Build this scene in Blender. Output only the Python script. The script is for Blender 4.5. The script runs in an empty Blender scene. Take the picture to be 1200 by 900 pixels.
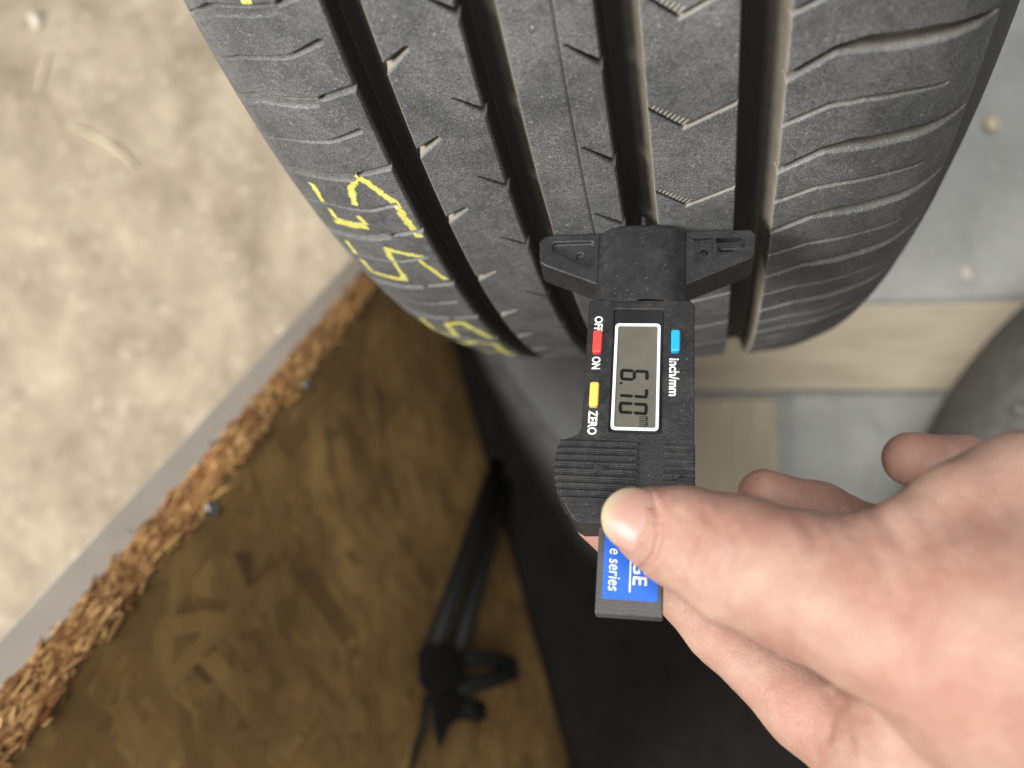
import bpy, bmesh, math, random
import numpy as np
from mathutils import Vector, Matrix
import openvdb as vdb

random.seed(7)
rng = np.random.default_rng(11)
SC = bpy.context.scene
COL = SC.collection

# ------------------------------------------------------------------ camera
# metres; z up; the upright tyre's axle runs along x at height TR, the floor is z = 0
TR = 0.315
CAM_POS = np.array([0.02514, -0.32481, 0.64723])
CAM_M = np.array([[0.97265, 0.01563, 0.23175],
                  [-0.01607, 0.99987, 0.0],
                  [-0.23172, -0.00372, 0.97278]])     # camera axes -> world
FPX = 950.24
cam = bpy.data.objects.new('camera', bpy.data.cameras.new('camera'))
COL.objects.link(cam)
mw = Matrix([list(CAM_M[i]) + [CAM_POS[i]] for i in range(3)] + [[0, 0, 0, 1]])
cam.matrix_world = mw
cam.data.sensor_width = 36.0
cam.data.lens = 36.0 * FPX / 1200.0
cam.data.clip_start = 0.005
cam.data.clip_end = 100.0
cam.data.dof.use_dof = True
cam.data.dof.focus_distance = 0.184
cam.data.dof.aperture_fstop = 8.3
SC.camera = cam

# ------------------------------------------------------------------ light
w = bpy.data.worlds.new('World'); SC.world = w; w.use_nodes = True
bg = w.node_tree.nodes['Background']
bg.inputs['Color'].default_value = (0.93, 0.96, 1.0, 1)
bg.inputs['Strength'].default_value = 0.065

def area(name, direction, dist, size, power, color, target=(0.0, -0.35, 0.40)):
    l = bpy.data.lights.new(name, 'AREA'); l.shape = 'SQUARE'; l.size = size
    l.energy = power; l.color = color
    o = bpy.data.objects.new(name, l); COL.objects.link(o)
    d = Vector(direction).normalized()
    o.location = Vector(target) + d * dist
    o.rotation_euler = (-d).to_track_quat('-Z', 'Y').to_euler()
    return o
area('door_light', (-0.74, -0.21, 0.63), 1.7, 0.66, 51.0, (1.0, 0.96, 0.90))
area('overhead_fill', (0.14, 0.17, 0.97), 2.0, 1.1, 54.0, (1.0, 0.985, 0.955))  # added overhead fill for floor, plank and fingers; its fixture is unseen

SC.view_settings.view_transform = 'Standard'
SC.view_settings.look = 'None'
SC.view_settings.exposure = 0.0
SC.view_settings.gamma = 1.0
SC.render.engine = 'CYCLES'
SC.cycles.use_denoising = True
SC.cycles.max_bounces = 8

# ------------------------------------------------------------------ helpers
def ray(u, v):
    return CAM_M @ np.array([(u - 600) / FPX, -(v - 450) / FPX, -1.0])
def at(u, v, depth):
    return CAM_POS + depth * ray(u, v)
def on_level(u, v, z=0.0):
    d = ray(u, v)
    return CAM_POS + d * ((z - CAM_POS[2]) / d[2])
def on_plane(u, v, p0, n):
    d = ray(u, v)
    return CAM_POS + d * (((p0 - CAM_POS) @ n) / (d @ n))
def unit(v):
    v = np.asarray(v, float); return v / np.linalg.norm(v)
def sstep(a, b, x):
    t = np.clip((x - a) / (b - a), 0, 1); return t * t * (3 - 2 * t)

def vnoise(x, y, seed=0):
    r = np.random.default_rng(seed); tab = r.random((256, 256))
    xi = np.floor(x).astype(int); yi = np.floor(y).astype(int)
    fx = x - xi; fy = y - yi
    fx = fx * fx * (3 - 2 * fx); fy = fy * fy * (3 - 2 * fy)
    a = tab[xi % 256, yi % 256]; b = tab[(xi + 1) % 256, yi % 256]
    c = tab[xi % 256, (yi + 1) % 256]; d = tab[(xi + 1) % 256, (yi + 1) % 256]
    return (a * (1 - fx) + b * fx) * (1 - fy) + (c * (1 - fx) + d * fx) * fy - 0.5
def fbm(x, y, seed=0, oct=4):
    s = 0; a = 1.0
    for k in range(oct):
        s = s + a * vnoise(x * 2 ** k, y * 2 ** k, seed + k); a *= 0.5
    return s

def link(name, me, mat=None, parent=None):
    o = bpy.data.objects.new(name, me); COL.objects.link(o)
    if mat is not None: me.materials.append(mat)
    if parent is not None: o.parent = parent
    return o
def tag(o, label, cat, group=None):
    o['label'] = label; o['category'] = cat
    if group: o['group'] = group
    return o
def empty(name, loc=(0, 0, 0), label=None, cat=None, group=None):
    o = bpy.data.objects.new(name, None); COL.objects.link(o); o.location = loc
    o.empty_display_size = 0.02
    if label: tag(o, label, cat, group)
    return o
def mesh_np(name, verts, quads, smooth=True, attrs=None):
    verts = np.asarray(verts, np.float32); quads = np.asarray(quads, np.int32)
    me = bpy.data.meshes.new(name)
    k = quads.shape[1]
    me.vertices.add(len(verts)); me.vertices.foreach_set('co', verts.ravel())
    me.loops.add(quads.size); me.loops.foreach_set('vertex_index', quads.ravel())
    me.polygons.add(len(quads))
    me.polygons.foreach_set('loop_start', np.arange(0, quads.size, k, dtype=np.int32))
    me.update(calc_edges=True)
    me.polygons.foreach_set('use_smooth', np.full(len(quads), bool(smooth)))
    for an, av in (attrs or {}).items():
        a = me.attributes.new(an, 'FLOAT', 'POINT'); a.data.foreach_set('value', np.asarray(av, np.float32).ravel())
    me.validate()
    return me
def grid_quads(nu, nv, flip=False):
    i = np.arange(nu * nv).reshape(nu, nv)
    q = np.stack([i[:-1, :-1], i[1:, :-1], i[1:, 1:], i[:-1, 1:]], -1).reshape(-1, 4)
    return q[:, ::-1] if flip else q
def bm_mesh(name, bm, smooth=False):
    bmesh.ops.recalc_face_normals(bm, faces=bm.faces)
    me = bpy.data.meshes.new(name); bm.to_mesh(me); bm.free()
    if smooth:
        me.polygons.foreach_set('use_smooth', np.ones(len(me.polygons), bool))
    return me
def prism_bm(outline, z0, z1, bm=None):
    bm = bm or bmesh.new()
    a = [bm.verts.new((x, y, z0)) for x, y in outline]
    b = [bm.verts.new((x, y, z1)) for x, y in outline]
    bm.faces.new(a[::-1]); bm.faces.new(b)
    n = len(a)
    for i in range(n): bm.faces.new((a[i], a[(i + 1) % n], b[(i + 1) % n], b[i]))
    return bm
def rrect(x0, x1, y0, y1, r, seg=5):
    p = []
    for cx, cy, a0 in ((x1 - r, y1 - r, 0), (x0 + r, y1 - r, 90), (x0 + r, y0 + r, 180), (x1 - r, y0 + r, 270)):
        for k in range(seg + 1):
            a = math.radians(a0 + 90 * k / seg); p.append((cx + r * math.cos(a), cy + r * math.sin(a)))
    return p
def ring_bm(outer, inner, z0, z1):
    bm = bmesh.new(); n = len(outer)
    L = [[bm.verts.new((x, y, z)) for x, y in o] for o, z in ((outer, z0), (outer, z1), (inner, z1), (inner, z0))]
    for k in range(4):
        A, B = L[k], L[(k + 1) % 4]
        for i in range(n): bm.faces.new((A[i], A[(i + 1) % n], B[(i + 1) % n], B[i]))
    return bm
def cyl_bm(c, r, z0, z1, seg=20, bm=None):
    return prism_bm([(c[0] + r * math.cos(2 * math.pi * k / seg), c[1] + r * math.sin(2 * math.pi * k / seg)) for k in range(seg)], z0, z1, bm)
def tube_bm(pts, rad, seg=10, bm=None):
    bm = bm or bmesh.new(); pts = [Vector(p) for p in pts]; rings = []
    rads = rad if isinstance(rad, (list, tuple)) else [rad] * len(pts)
    for i, p in enumerate(pts):
        t = (pts[min(i + 1, len(pts) - 1)] - pts[max(i - 1, 0)]).normalized()
        a = t.cross(Vector((0.13, 0.2, 0.97))).normalized(); b = t.cross(a)
        rings.append([bm.verts.new(p + (a * math.cos(2 * math.pi * k / seg) + b * math.sin(2 * math.pi * k / seg)) * rads[i]) for k in range(seg)])
    for A, B in zip(rings, rings[1:]):
        for k in range(seg): bm.faces.new((A[k], A[(k + 1) % seg], B[(k + 1) % seg], B[k]))
    bm.faces.new(rings[0][::-1]); bm.faces.new(rings[-1])
    return bm
def box_bm(c, ax, ay, az, bm=None):
    bm = bm or bmesh.new(); c = Vector(c); ax, ay, az = Vector(ax), Vector(ay), Vector(az)
    v = [bm.verts.new(c + sx * ax + sy * ay + sz * az) for sx in (-1, 1) for sy in (-1, 1) for sz in (-1, 1)]
    for f in ((0, 1, 3, 2), (4, 6, 7, 5), (0, 4, 5, 1), (2, 3, 7, 6), (0, 2, 6, 4), (1, 5, 7, 3)):
        bm.faces.new([v[i] for i in f])
    return bm
def bevel(o, wdt, seg=2, ang=40):
    m = o.modifiers.new('bevel', 'BEVEL'); m.width = wdt; m.segments = seg
    m.limit_method = 'ANGLE'; m.angle_limit = math.radians(ang); m.harden_normals = False
    o.data.polygons.foreach_set('use_smooth', np.ones(len(o.data.polygons), bool))
    try: o.data.set_sharp_from_angle(angle=math.radians(35))
    except Exception: pass
    return o
def carve(me, cutters):
    o = bpy.data.objects.new('carve', me); COL.objects.link(o); cs = []
    for cm in cutters:
        c = bpy.data.objects.new('cutter', cm); COL.objects.link(c); cs.append(c)
        m = o.modifiers.new('b', 'BOOLEAN'); m.object = c; m.operation = 'DIFFERENCE'; m.solver = 'EXACT'
    dg = bpy.context.evaluated_depsgraph_get()
    out = bpy.data.meshes.new_from_object(o.evaluated_get(dg))
    for c in cs + [o]: bpy.data.objects.remove(c)
    return out

# ------------------------------------------------------------------ materials
class NT:
    def __init__(s, name):
        s.m = bpy.data.materials.new(name); s.m.use_nodes = True
        s.t = s.m.node_tree; s.n = s.t.nodes; s.b = s.n['Principled BSDF']
    def node(s, typ, **kw):
        n = s.n.new(typ)
        for k, v in kw.items():
            if k in n.inputs: n.inputs[k].default_value = v
            else: setattr(n, k, v)
        return n
    def l(s, a, b): s.t.links.new(a, b)
    def coord(s): return s.node('ShaderNodeTexCoord').outputs['Object']
    def noise(s, scale, detail=4.0, rough=0.6, vec=None, dist=0.0):
        n = s.node('ShaderNodeTexNoise'); n.inputs['Scale'].default_value = scale
        n.inputs['Detail'].default_value = detail; n.inputs['Roughness'].default_value = rough
        n.inputs['Distortion'].default_value = dist
        s.l(vec or s.coord(), n.inputs['Vector']); return n.outputs['Fac']
    def ramp(s, fac, stops):
        r = s.node('ShaderNodeValToRGB'); s.l(fac, r.inputs['Fac']); e = r.color_ramp.elements
        while len(e) < len(stops): e.new(0.5)
        for el, (p, c) in zip(e, stops):
            el.position = p; el.color = (*c, 1) if len(c) == 3 else c
        return r.outputs['Color']
    def mix(s, fac, a, b, mode='MIX'):
        m = s.node('ShaderNodeMix', data_type='RGBA', blend_type=mode)
        for sock, v in ((m.inputs[0], fac), (m.inputs[6], a), (m.inputs[7], b)):
            if hasattr(v, 'is_output'): s.l(v, sock)
            elif isinstance(v, (int, float)): sock.default_value = v
            else: sock.default_value = (*v, 1)
        return m.outputs[2]
    def math(s, op, a, b=0.0):
        m = s.node('ShaderNodeMath', operation=op)
        for sock, v in zip(m.inputs, (a, b)):
            if hasattr(v, 'is_output'): s.l(v, sock)
            else: sock.default_value = v
        return m.outputs[0]
    def attr(s, name): return s.node('ShaderNodeAttribute', attribute_name=name)
    def bump(s, h, strength=0.3, dist=0.001):
        b = s.node('ShaderNodeBump'); b.inputs['Strength'].default_value = strength
        b.inputs['Distance'].default_value = dist; s.l(h, b.inputs['Height'])
        s.l(b.outputs['Normal'], s.b.inputs['Normal']); return b
    def base(s, v):
        if hasattr(v, 'is_output'): s.l(v, s.b.inputs['Base Color'])
        else: s.b.inputs['Base Color'].default_value = (*v, 1)
    def set(s, **kw):
        for k, v in kw.items(): s.b.inputs[k.replace('_', ' ')].default_value = v
        return s
def plain(name, col, rough=0.5, metallic=0.0, grain=0.0, gscale=3000, var=0.08, specks=0.0, **kw):
    t = NT(name); n = t.noise(gscale * 0.2, 3)
    t.base(t.ramp(n, [(0.3, tuple(c * (1 - var) for c in col)), (0.7, tuple(min(1, c * (1 + var)) for c in col))]))
    t.set(Roughness=rough, Metallic=metallic, **kw)
    if specks:
        col = t.b.inputs['Base Color'].links[0].from_socket
        sp = t.ramp(t.noise(1500, 2, 0.6), [(0.66, (0, 0, 0)), (0.74, (specks,) * 3)])
        sm = t.ramp(t.noise(130, 5, 0.7), [(0.5, (0, 0, 0)), (0.8, (specks * .35,) * 3)])
        t.base(t.mix(sm, t.mix(sp, col, (0.36, 0.35, 0.33)), (0.22, 0.215, 0.205)))
    if grain: t.bump(t.noise(gscale, 2), grain, 0.0002)
    return t.m

def rubber_mat():
    t = NT('dusty_tread_rubber')
    c = t.coord()
    big = t.noise(45, 5, 0.65, c); fine = t.noise(1900, 3, 0.7, c); mid = t.noise(260, 4, 0.7, c)
    base = t.mix(t.ramp(big, [(0.33, (0, 0, 0)), (0.70, (1, 1, 1))]), (0.070, 0.074, 0.077), (0.150, 0.153, 0.155))
    grain = t.noise(2600, 2, 0.6, c)
    base = t.mix(0.75, base, t.ramp(grain, [(0.36, (0.40, 0.40, 0.40)), (0.62, (1.32, 1.32, 1.32))]), 'MULTIPLY')
    blot = t.noise(230, 6, 0.72, c, 0.8)
    base = t.mix(t.ramp(blot, [(0.38, (.45, .45, .45)), (0.50, (0, 0, 0))]), base, (0.042, 0.043, 0.046))
    speck = t.ramp(fine, [(0.56, (0, 0, 0)), (0.70, (1, 1, 1))])
    patch = t.ramp(mid, [(0.42, (0, 0, 0)), (0.70, (1, 1, 1))])
    f = t.math('MULTIPLY', t.math('MULTIPLY', speck, t.math('ADD', patch, 0.2)), 0.85)
    base = t.mix(f, base, (0.33, 0.32, 0.30))
    mp = t.node('ShaderNodeMapping'); t.l(c, mp.inputs['Vector']); mp.inputs['Scale'].default_value = (5.0, 1.0, 1.0)
    scr = t.noise(160, 3, 0.7, mp.outputs['Vector'], 1.5)
    base = t.mix(t.ramp(scr, [(0.66, (0, 0, 0)), (0.74, (.5, .5, .5))]), base, (0.24, 0.235, 0.22))
    sp2 = t.ramp(t.noise(950, 2, 0.5, c), [(0.66, (0, 0, 0)), (0.72, (.8, .8, .8))])
    base = t.mix(t.math('MULTIPLY', sp2, patch), base, (0.34, 0.33, 0.31))
    base = t.mix(t.attr('clean_shade').outputs['Fac'], base, (0.011, 0.0105, 0.010))  # groove and deep-cut shade put into the colour, with unscuffed rubber
    d = t.attr('dust_or_shade').outputs['Fac']
    dn = t.math('MULTIPLY', d, t.math('ADD', t.math('MULTIPLY', mid, 0.9), 0.45))
    dn.node.use_clamp = True
    base = t.mix(dn, base, (0.375, 0.335, 0.27))
    t.base(base)
    t.set(Roughness=0.58)
    t.b.inputs['Specular IOR Level'].default_value = 0.42
    h = t.math('ADD', fine, t.math('MULTIPLY', mid, 0.8))
    t.bump(h, 0.35, 0.0003)
    return t.m
def concrete_mat(name, dark, light, spots, sc=14):
    t = NT(name); c = t.coord()
    n = t.noise(sc, 6, 0.62, c, 0.3); n2 = t.noise(sc * 6, 5, 0.7, c); n3 = t.noise(sc * 2.1, 3, 0.5, c)
    col = t.ramp(n, [(0.30, dark), (0.68, light)])
    col = t.mix(t.ramp(n2, [(0.56, (0, 0, 0)), (0.72, (0.8, 0.8, 0.8))]), col, spots)
    col = t.mix(t.ramp(n3, [(0.62, (0, 0, 0)), (0.78, (0.55, 0.55, 0.55))]), col, tuple(x * 0.55 for x in dark))
    t.base(col); t.set(Roughness=0.85)
    t.bump(t.math('ADD', n2, t.noise(sc * 40, 3, 0.7, c)), 0.4, 0.002)
    return t.m
def wood_mat(name, a, b, sc=(3, 40, 40)):
    t = NT(name); mp = t.node('ShaderNodeMapping'); t.l(t.coord(), mp.inputs['Vector'])
    mp.inputs['Scale'].default_value = sc
    n = t.noise(3.0, 6, 0.65, mp.outputs['Vector'], 0.6); n2 = t.noise(9, 5, 0.6)
    col = t.ramp(n, [(0.25, a), (0.7, b)])
    col = t.mix(t.ramp(n2, [(0.55, (0, 0, 0)), (0.8, (0.5, 0.5, 0.5))]), col, tuple(x * 0.6 for x in a))
    t.base(col); t.set(Roughness=0.8); t.bump(n, 0.4, 0.001)
    return t.m
def skin_mat():
    t = NT('skin'); c = t.coord()
    n = t.noise(75, 6, 0.68, c); n2 = t.noise(420, 4, 0.65, c)
    col = t.ramp(n, [(0.32, (0.305, 0.160, 0.122)), (0.5, (0.355, 0.216, 0.168)), (0.68, (0.41, 0.275, 0.215))])
    r = t.attr('red').outputs['Fac']
    col = t.mix(r, col, (0.42, 0.19, 0.15))
    col = t.mix(t.ramp(n2, [(0.55, (0, 0, 0)), (0.75, (0.35, 0.35, 0.35))]), col, (0.33, 0.17, 0.14))
    t.base(col)
    t.set(Roughness=0.50)
    t.b.inputs['Specular IOR Level'].default_value = 0.35
    t.b.inputs['Subsurface Weight'].default_value = 0.25
    t.b.inputs['Subsurface Radius'].default_value = (1.0, 0.35, 0.2)
    t.b.inputs['Subsurface Scale'].default_value = 0.0025
    v = t.node('ShaderNodeTexVoronoi', feature='DISTANCE_TO_EDGE'); v.inputs['Scale'].default_value = 1300
    t.l(c, v.inputs['Vector'])
    mp = t.node('ShaderNodeMapping'); t.l(c, mp.inputs['Vector']); mp.inputs['Scale'].default_value = (2.2, 0.8, 1)
    n3 = t.noise(330, 4, 0.7, mp.outputs['Vector'], 0.5)
    h = t.math('ADD', t.math('MULTIPLY', t.ramp(v.outputs['Distance'], [(0.0, (0, 0, 0)), (0.12, (1, 1, 1))]), 0.35), t.math('MULTIPLY', n3, 1.6))
    t.bump(h, 0.40, 0.00045)
    return t.m
def chalk_mat():
    t = NT('yellow_crayon'); n = t.noise(1500, 3, 0.7); n2 = t.noise(300, 3, 0.6)
    t.base(t.ramp(n2, [(0.3, (0.55, 0.51, 0.10)), (0.7, (0.72, 0.69, 0.20))])); t.set(Roughness=0.75)
    al = t.ramp(t.math('ADD', t.math('MULTIPLY', n, 0.75), t.math('MULTIPLY', t.attr('cover').outputs['Fac'], 0.34)), [(0.46, (0, 0, 0)), (0.60, (1, 1, 1))])
    t.l(al, t.b.inputs['Alpha'])
    return t.m
def attr_mat(name, lo, hi, rough=0.75, rnd='shade', nscale=200):
    t = NT(name); a = t.attr(rnd).outputs['Fac']
    col = t.mix(a, lo, hi)
    n = t.noise(nscale, 5, 0.65)
    col = t.mix(0.45, col, t.ramp(n, [(0.3, (0.45, 0.42, 0.38)), (0.7, (1, 1, 1))]), 'MULTIPLY')
    n3 = t.noise(14, 4, 0.6)
    col = t.mix(1.0, col, t.ramp(n3, [(0.32, (0.62, 0.58, 0.52)), (0.66, (1.15, 1.12, 1.05))]), 'MULTIPLY')
    t.base(col); t.set(Roughness=rough); t.bump(n, 0.25, 0.0006)
    return t.m

M = {}
M['rubber'] = rubber_mat()
M['sidewall'] = plain('sidewall_rubber', (0.045, 0.045, 0.048), 0.6, grain=0.3, gscale=1500, var=0.2)
M['concrete'] = concrete_mat('grey_concrete', (0.24, 0.245, 0.235), (0.335, 0.34, 0.328), (0.42, 0.40, 0.36))
M['sand'] = concrete_mat('sandy_screed', (0.205, 0.168, 0.118), (0.375, 0.322, 0.238), (0.50, 0.445, 0.345), 13)
def shade_sheet_mat():  # floor shade painted as near-black colour, fading to grey at the rim
    t = NT('painted_floor_shade'); n = t.noise(60, 5, 0.7)
    d = t.math('MULTIPLY', t.attr('dust_or_shade').outputs['Fac'], t.math('ADD', t.math('MULTIPLY', n, 1.2), 0.2)); d.node.use_clamp = True
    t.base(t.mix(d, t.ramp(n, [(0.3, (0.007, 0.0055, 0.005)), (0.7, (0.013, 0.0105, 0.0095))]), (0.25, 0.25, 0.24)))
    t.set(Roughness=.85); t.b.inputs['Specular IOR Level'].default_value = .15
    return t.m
M['mat'] = shade_sheet_mat()
M['plank'] = wood_mat('pale_plank_wood', (0.25, 0.21, 0.15), (0.37, 0.325, 0.245))
M['block'] = wood_mat('pale_block_wood', (0.29, 0.245, 0.175), (0.39, 0.34, 0.255), (40, 3, 40))
M['housing'] = plain('black_abs_plastic', (0.017, 0.017, 0.0185), 0.40, grain=0.45, gscale=2600, var=0.2, specks=.3)
M['foot'] = plain('charcoal_nylon', (0.021, 0.021, 0.023), 0.38, grain=0.5, gscale=2400, var=0.2, specks=.26)
M['bar'] = plain('dark_grey_slider_plastic', (0.05, 0.049, 0.048), 0.5, grain=0.4, gscale=2400)
M['blue'] = plain('blue_label_print', (0.005, 0.10, 0.56), 0.6, var=0.05)
M['white'] = plain('white_print', (0.82, 0.83, 0.84), 0.5, var=0.02)
M['glass'] = plain('black_window_gloss', (0.012, 0.012, 0.013), 0.18, var=0.1)
M['frame'] = plain('pale_grey_frame_paint', (0.74, 0.77, 0.82), 0.45, var=0.03)
M['lcd'] = plain('lcd_glass', (0.105, 0.100, 0.082), 0.28, var=0.10, gscale=900)
for _n in ('lcd',): M[_n].node_tree.nodes['Principled BSDF'].inputs['Specular IOR Level'].default_value = 0.3
M['segment'] = plain('lcd_segment', (0.008, 0.008, 0.008), 0.6)
M['segment'].node_tree.nodes['Principled BSDF'].inputs['Specular IOR Level'].default_value = 0.1
M['red'] = plain('red_button_plastic', (0.78, 0.055, 0.045), 0.38, var=0.03)
M['yellow'] = plain('yellow_button_plastic', (0.86, 0.50, 0.10), 0.38, var=0.03)
M['cyan'] = plain('blue_button_plastic', (0.015, 0.33, 0.66), 0.38, var=0.03)
M['steel'] = plain('steel', (0.55, 0.56, 0.58), 0.3, 1.0)
M['strip'] = plain('grey_brown_trim', (0.43, 0.385, 0.335), 0.5, var=0.06, gscale=200, grain=0.1)
M['osb'] = attr_mat('osb_strand', (0.115, 0.066, 0.020), (0.37, 0.235, 0.085), nscale=45)
M['chip'] = attr_mat('raw_wood_chip', (0.26, 0.11, 0.035), (0.78, 0.50, 0.22), nscale=300)
M['black'] = plain('black_tool_paint', (0.008, 0.008, 0.008), 0.6, var=0.2)
M['black'].node_tree.nodes['Principled BSDF'].inputs['Specular IOR Level'].default_value = 0.25
M['grey_tyre'] = plain('dusty_grey_rubber', (0.085, 0.08, 0.077), 0.7, grain=0.4, gscale=500, var=0.25)
M['skin'] = skin_mat()
M['nail'] = None
M['chalk'] = chalk_mat()
M['stone'] = plain('pale_stone', (0.62, 0.58, 0.50), 0.8, grain=0.5, gscale=800)
M['crumb'] = plain('mortar_crumb', (0.44, 0.41, 0.35), 0.85, grain=0.5, gscale=800)
M['splinter'] = plain('pale_wood_splinter', (0.52, 0.45, 0.32), 0.7, grain=0.3, gscale=800)
M['gap'] = plain('dark_pocket', (0.02, 0.02, 0.021), 0.5)

for _n in ('housing', 'foot'): M[_n].node_tree.nodes['Principled BSDF'].inputs['Specular IOR Level'].default_value = 0.32
# ------------------------------------------------------------------ floor, sandy screed
bm = bmesh.new()
for x, y in ((-2.5, -2.5), (2.5, -2.5), (2.5, 2.5), (-2.5, 2.5)): bm.verts.new((x, y, 0))
bm.faces.new(bm.verts)
floor = link('floor', bm_mesh('floor', bm), M['concrete']); floor['kind'] = 'structure'

xs = np.concatenate([[-2.5, -1.6, -1.1], np.linspace(-0.85, -0.06, 330)])
ys = np.concatenate([[-2.5, -1.6, -1.1], np.linspace(-0.85, 0.75, 520), [1.1, 1.7, 2.5]])
X, Y = np.meshgrid(xs, ys, indexing='ij')
hz = 0.009 + 0.010 * fbm(X * 9, Y * 9, 3, 3) + 0.0030 * fbm(X * 42, Y * 42, 9, 4)
rid = np.abs(fbm(X * 6 + 0.4 * Y, Y * 5 - 2 * X, 21, 3)); hz += 0.0062 * fbm(X * 22, Y * 22, 77, 3) + 0.002 * np.exp(-(rid / 0.05) ** 2) + 0.0012 * fbm(X * 150, Y * 150, 19, 3)
P1 = on_level(496, 266); Q1 = on_level(670, 900)      # foot of the leaning panel
side = np.where(Y < P1[1], (X - P1[0]) + (Y - P1[1]) * (P1[0] - Q1[0]) / (Q1[1] - P1[1]), X + 0.10 - 0.10 * sstep(P1[1], P1[1] + .1, -Y + 2 * P1[1]))
hz = np.maximum(hz, 0.002) * sstep(0.0, -0.035, side + 0.012 * vnoise(Y * 20, X * 0, 4)) - 0.001
sand = link('sandy_ground', mesh_np('sandy_ground', np.stack([X, Y, hz], -1).reshape(-1, 3), grid_quads(len(xs), len(ys))), M['sand'])
sand['kind'] = 'structure'
def sand_z(x, y):
    i = np.clip(np.searchsorted(xs, x), 0, len(xs) - 1); j = np.clip(np.searchsorted(ys, y), 0, len(ys) - 1)
    return float(hz[i, j])

# ------------------------------------------------------------------ tyre
PX = np.array([0, .02, .04, .05, .055, .06, .065, .07, .075, .08, .085, .09, .095, .1, .1025, .104, .103, .099, .092, .085])
PD = np.array([0, .0002, .0008, .0016, .0022, .0032, .0050, .0072, .0096, .0140, .0200, .0280, .0370, .052, .065, .078, .09, .102, .114, .121])
XC = -0.0015
FX = np.arange(-.02, .1026, .0002); FD = np.interp(np.abs(FX), PX[:15], PD[:15])
for _k in range(2):
    FD = np.convolve(np.pad(FD, 12, mode='reflect', reflect_type='odd'), np.ones(25) / 25, 'valid')
def drop(x): return np.interp(np.abs(x - XC), FX, FD)
GROOVES = [(-45.9, -37.5), (-19.6, -11.6), (6.2, 14.5), (32.4, 41.4)]
GD = 6.6
DEG = TR * math.pi / 180 * 1000          # mm of tread per degree
sipes = []                               # (polyline [(deg,mm)], widths, depth, dust)
for th, k in ((40.9, .15), (36.85, .2), (32.85, .2), (28.7, .4), (24.3, .95), (19.15, 1.2), (14.4, 1.5), (9.6, 1.6), (4.8, 1.6), (0.2, 1.6)):
    sipes.append(([(th - 1.1 - k, -86), (th - k, -73.4), (th, -57.5)], [1.6, 2.4, 2.3], 2.2, .12))
    sipes.append(([(th + .2, -54.6), (th + .65, -45.6)], [1.1, 1.3], 1.4, .2))
for th, k in ((39.1, .2), (34.95, .3), (30.84, .4), (26.4, .25), (22.0, .65), (16.8, 1.0), (12.0, 1.2), (7.3, 1.3), (2.5, 1.3)):
    sipes.append(([(th - .8 - k, -84), (th - k, -72), (th - .4 * k, -64), (th, -57.5), (th + .55, -49.2)], [.35, .4, .5, .7, 1.1], 1.6, .16))
for th in (38.4, 34.19, 30.05, 25.73, 20.35, 15.47, 11.1, 6.8, 2.4):
    sipes.append(([(th - .1, -38.4), (th + .75, -31.6)], [2.0, .75], 2.4, .95))
for th in (40.1, 36.0, 31.9, 27.75, 23.45, 18.0, 13.0, 8.5, 4.0):
    sipes.append(([(th - .1, -18.6), (th + .75, -25.2)], [2.1, .3], 3.4, .22))
for th in (37.8, 33.4, 28.7, 24.6, 20.3, 16.0, 11.5, 7.0, 2.5):
    sipes.append(([(th - .1, 7.2), (th + 1.0, 0.0)], [2.2, .3], 3.4, .22))
for th in (39.4, 34.9, 30.26, 25.75, 21.2, 16.5, 12.0, 7.4, 2.8):
    sipes.append(([(th, 21.4), (th + 1.02, 33.2)], [.75, .7], 1.6, 1.0))
    sipes.append(([(th + 1.12, 14.0), (th, 21.4)], [.75, .7], 3.4, .0))
    for k in range(9):
        f = k / 8.5; x0 = 15.1 + (21.2 - 15.1) * f; t0 = th + 1.0 * (1 - f)
        sipes.append(([(t0 + .10, x0 + .25), (t0 + .20 + .14 * f, x0 + .75 + .85 * f)], [.40, .34], .5, 1.0))
for th in (40.9, 36.5, 31.99, 27.36, 23.2, 19.0, 14.4, 10.0, 5.5, 1.0):
    sipes.append(([(th - .06, 40.8), (th + .85, 50.3), (th + .85, 56), (th + .35, 68), (th - .05, 76), (th - .5, 82)],
                  [1.4, 1.6, 3.3, 3.5, 2.6, .7], 3.8, .46))
for th in (38.9, 34.5, 29.84, 25.4, 21.2, 16.8, 12.3, 7.8, 3.2):
    sipes.append(([(th - .04, 40.8), (th + .65, 50.3), (th + .6, 57), (th + .28, 65), (th - .2, 74)], [.95, 1.1, 1.1, .9, .45], 1.8, .5))

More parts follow.
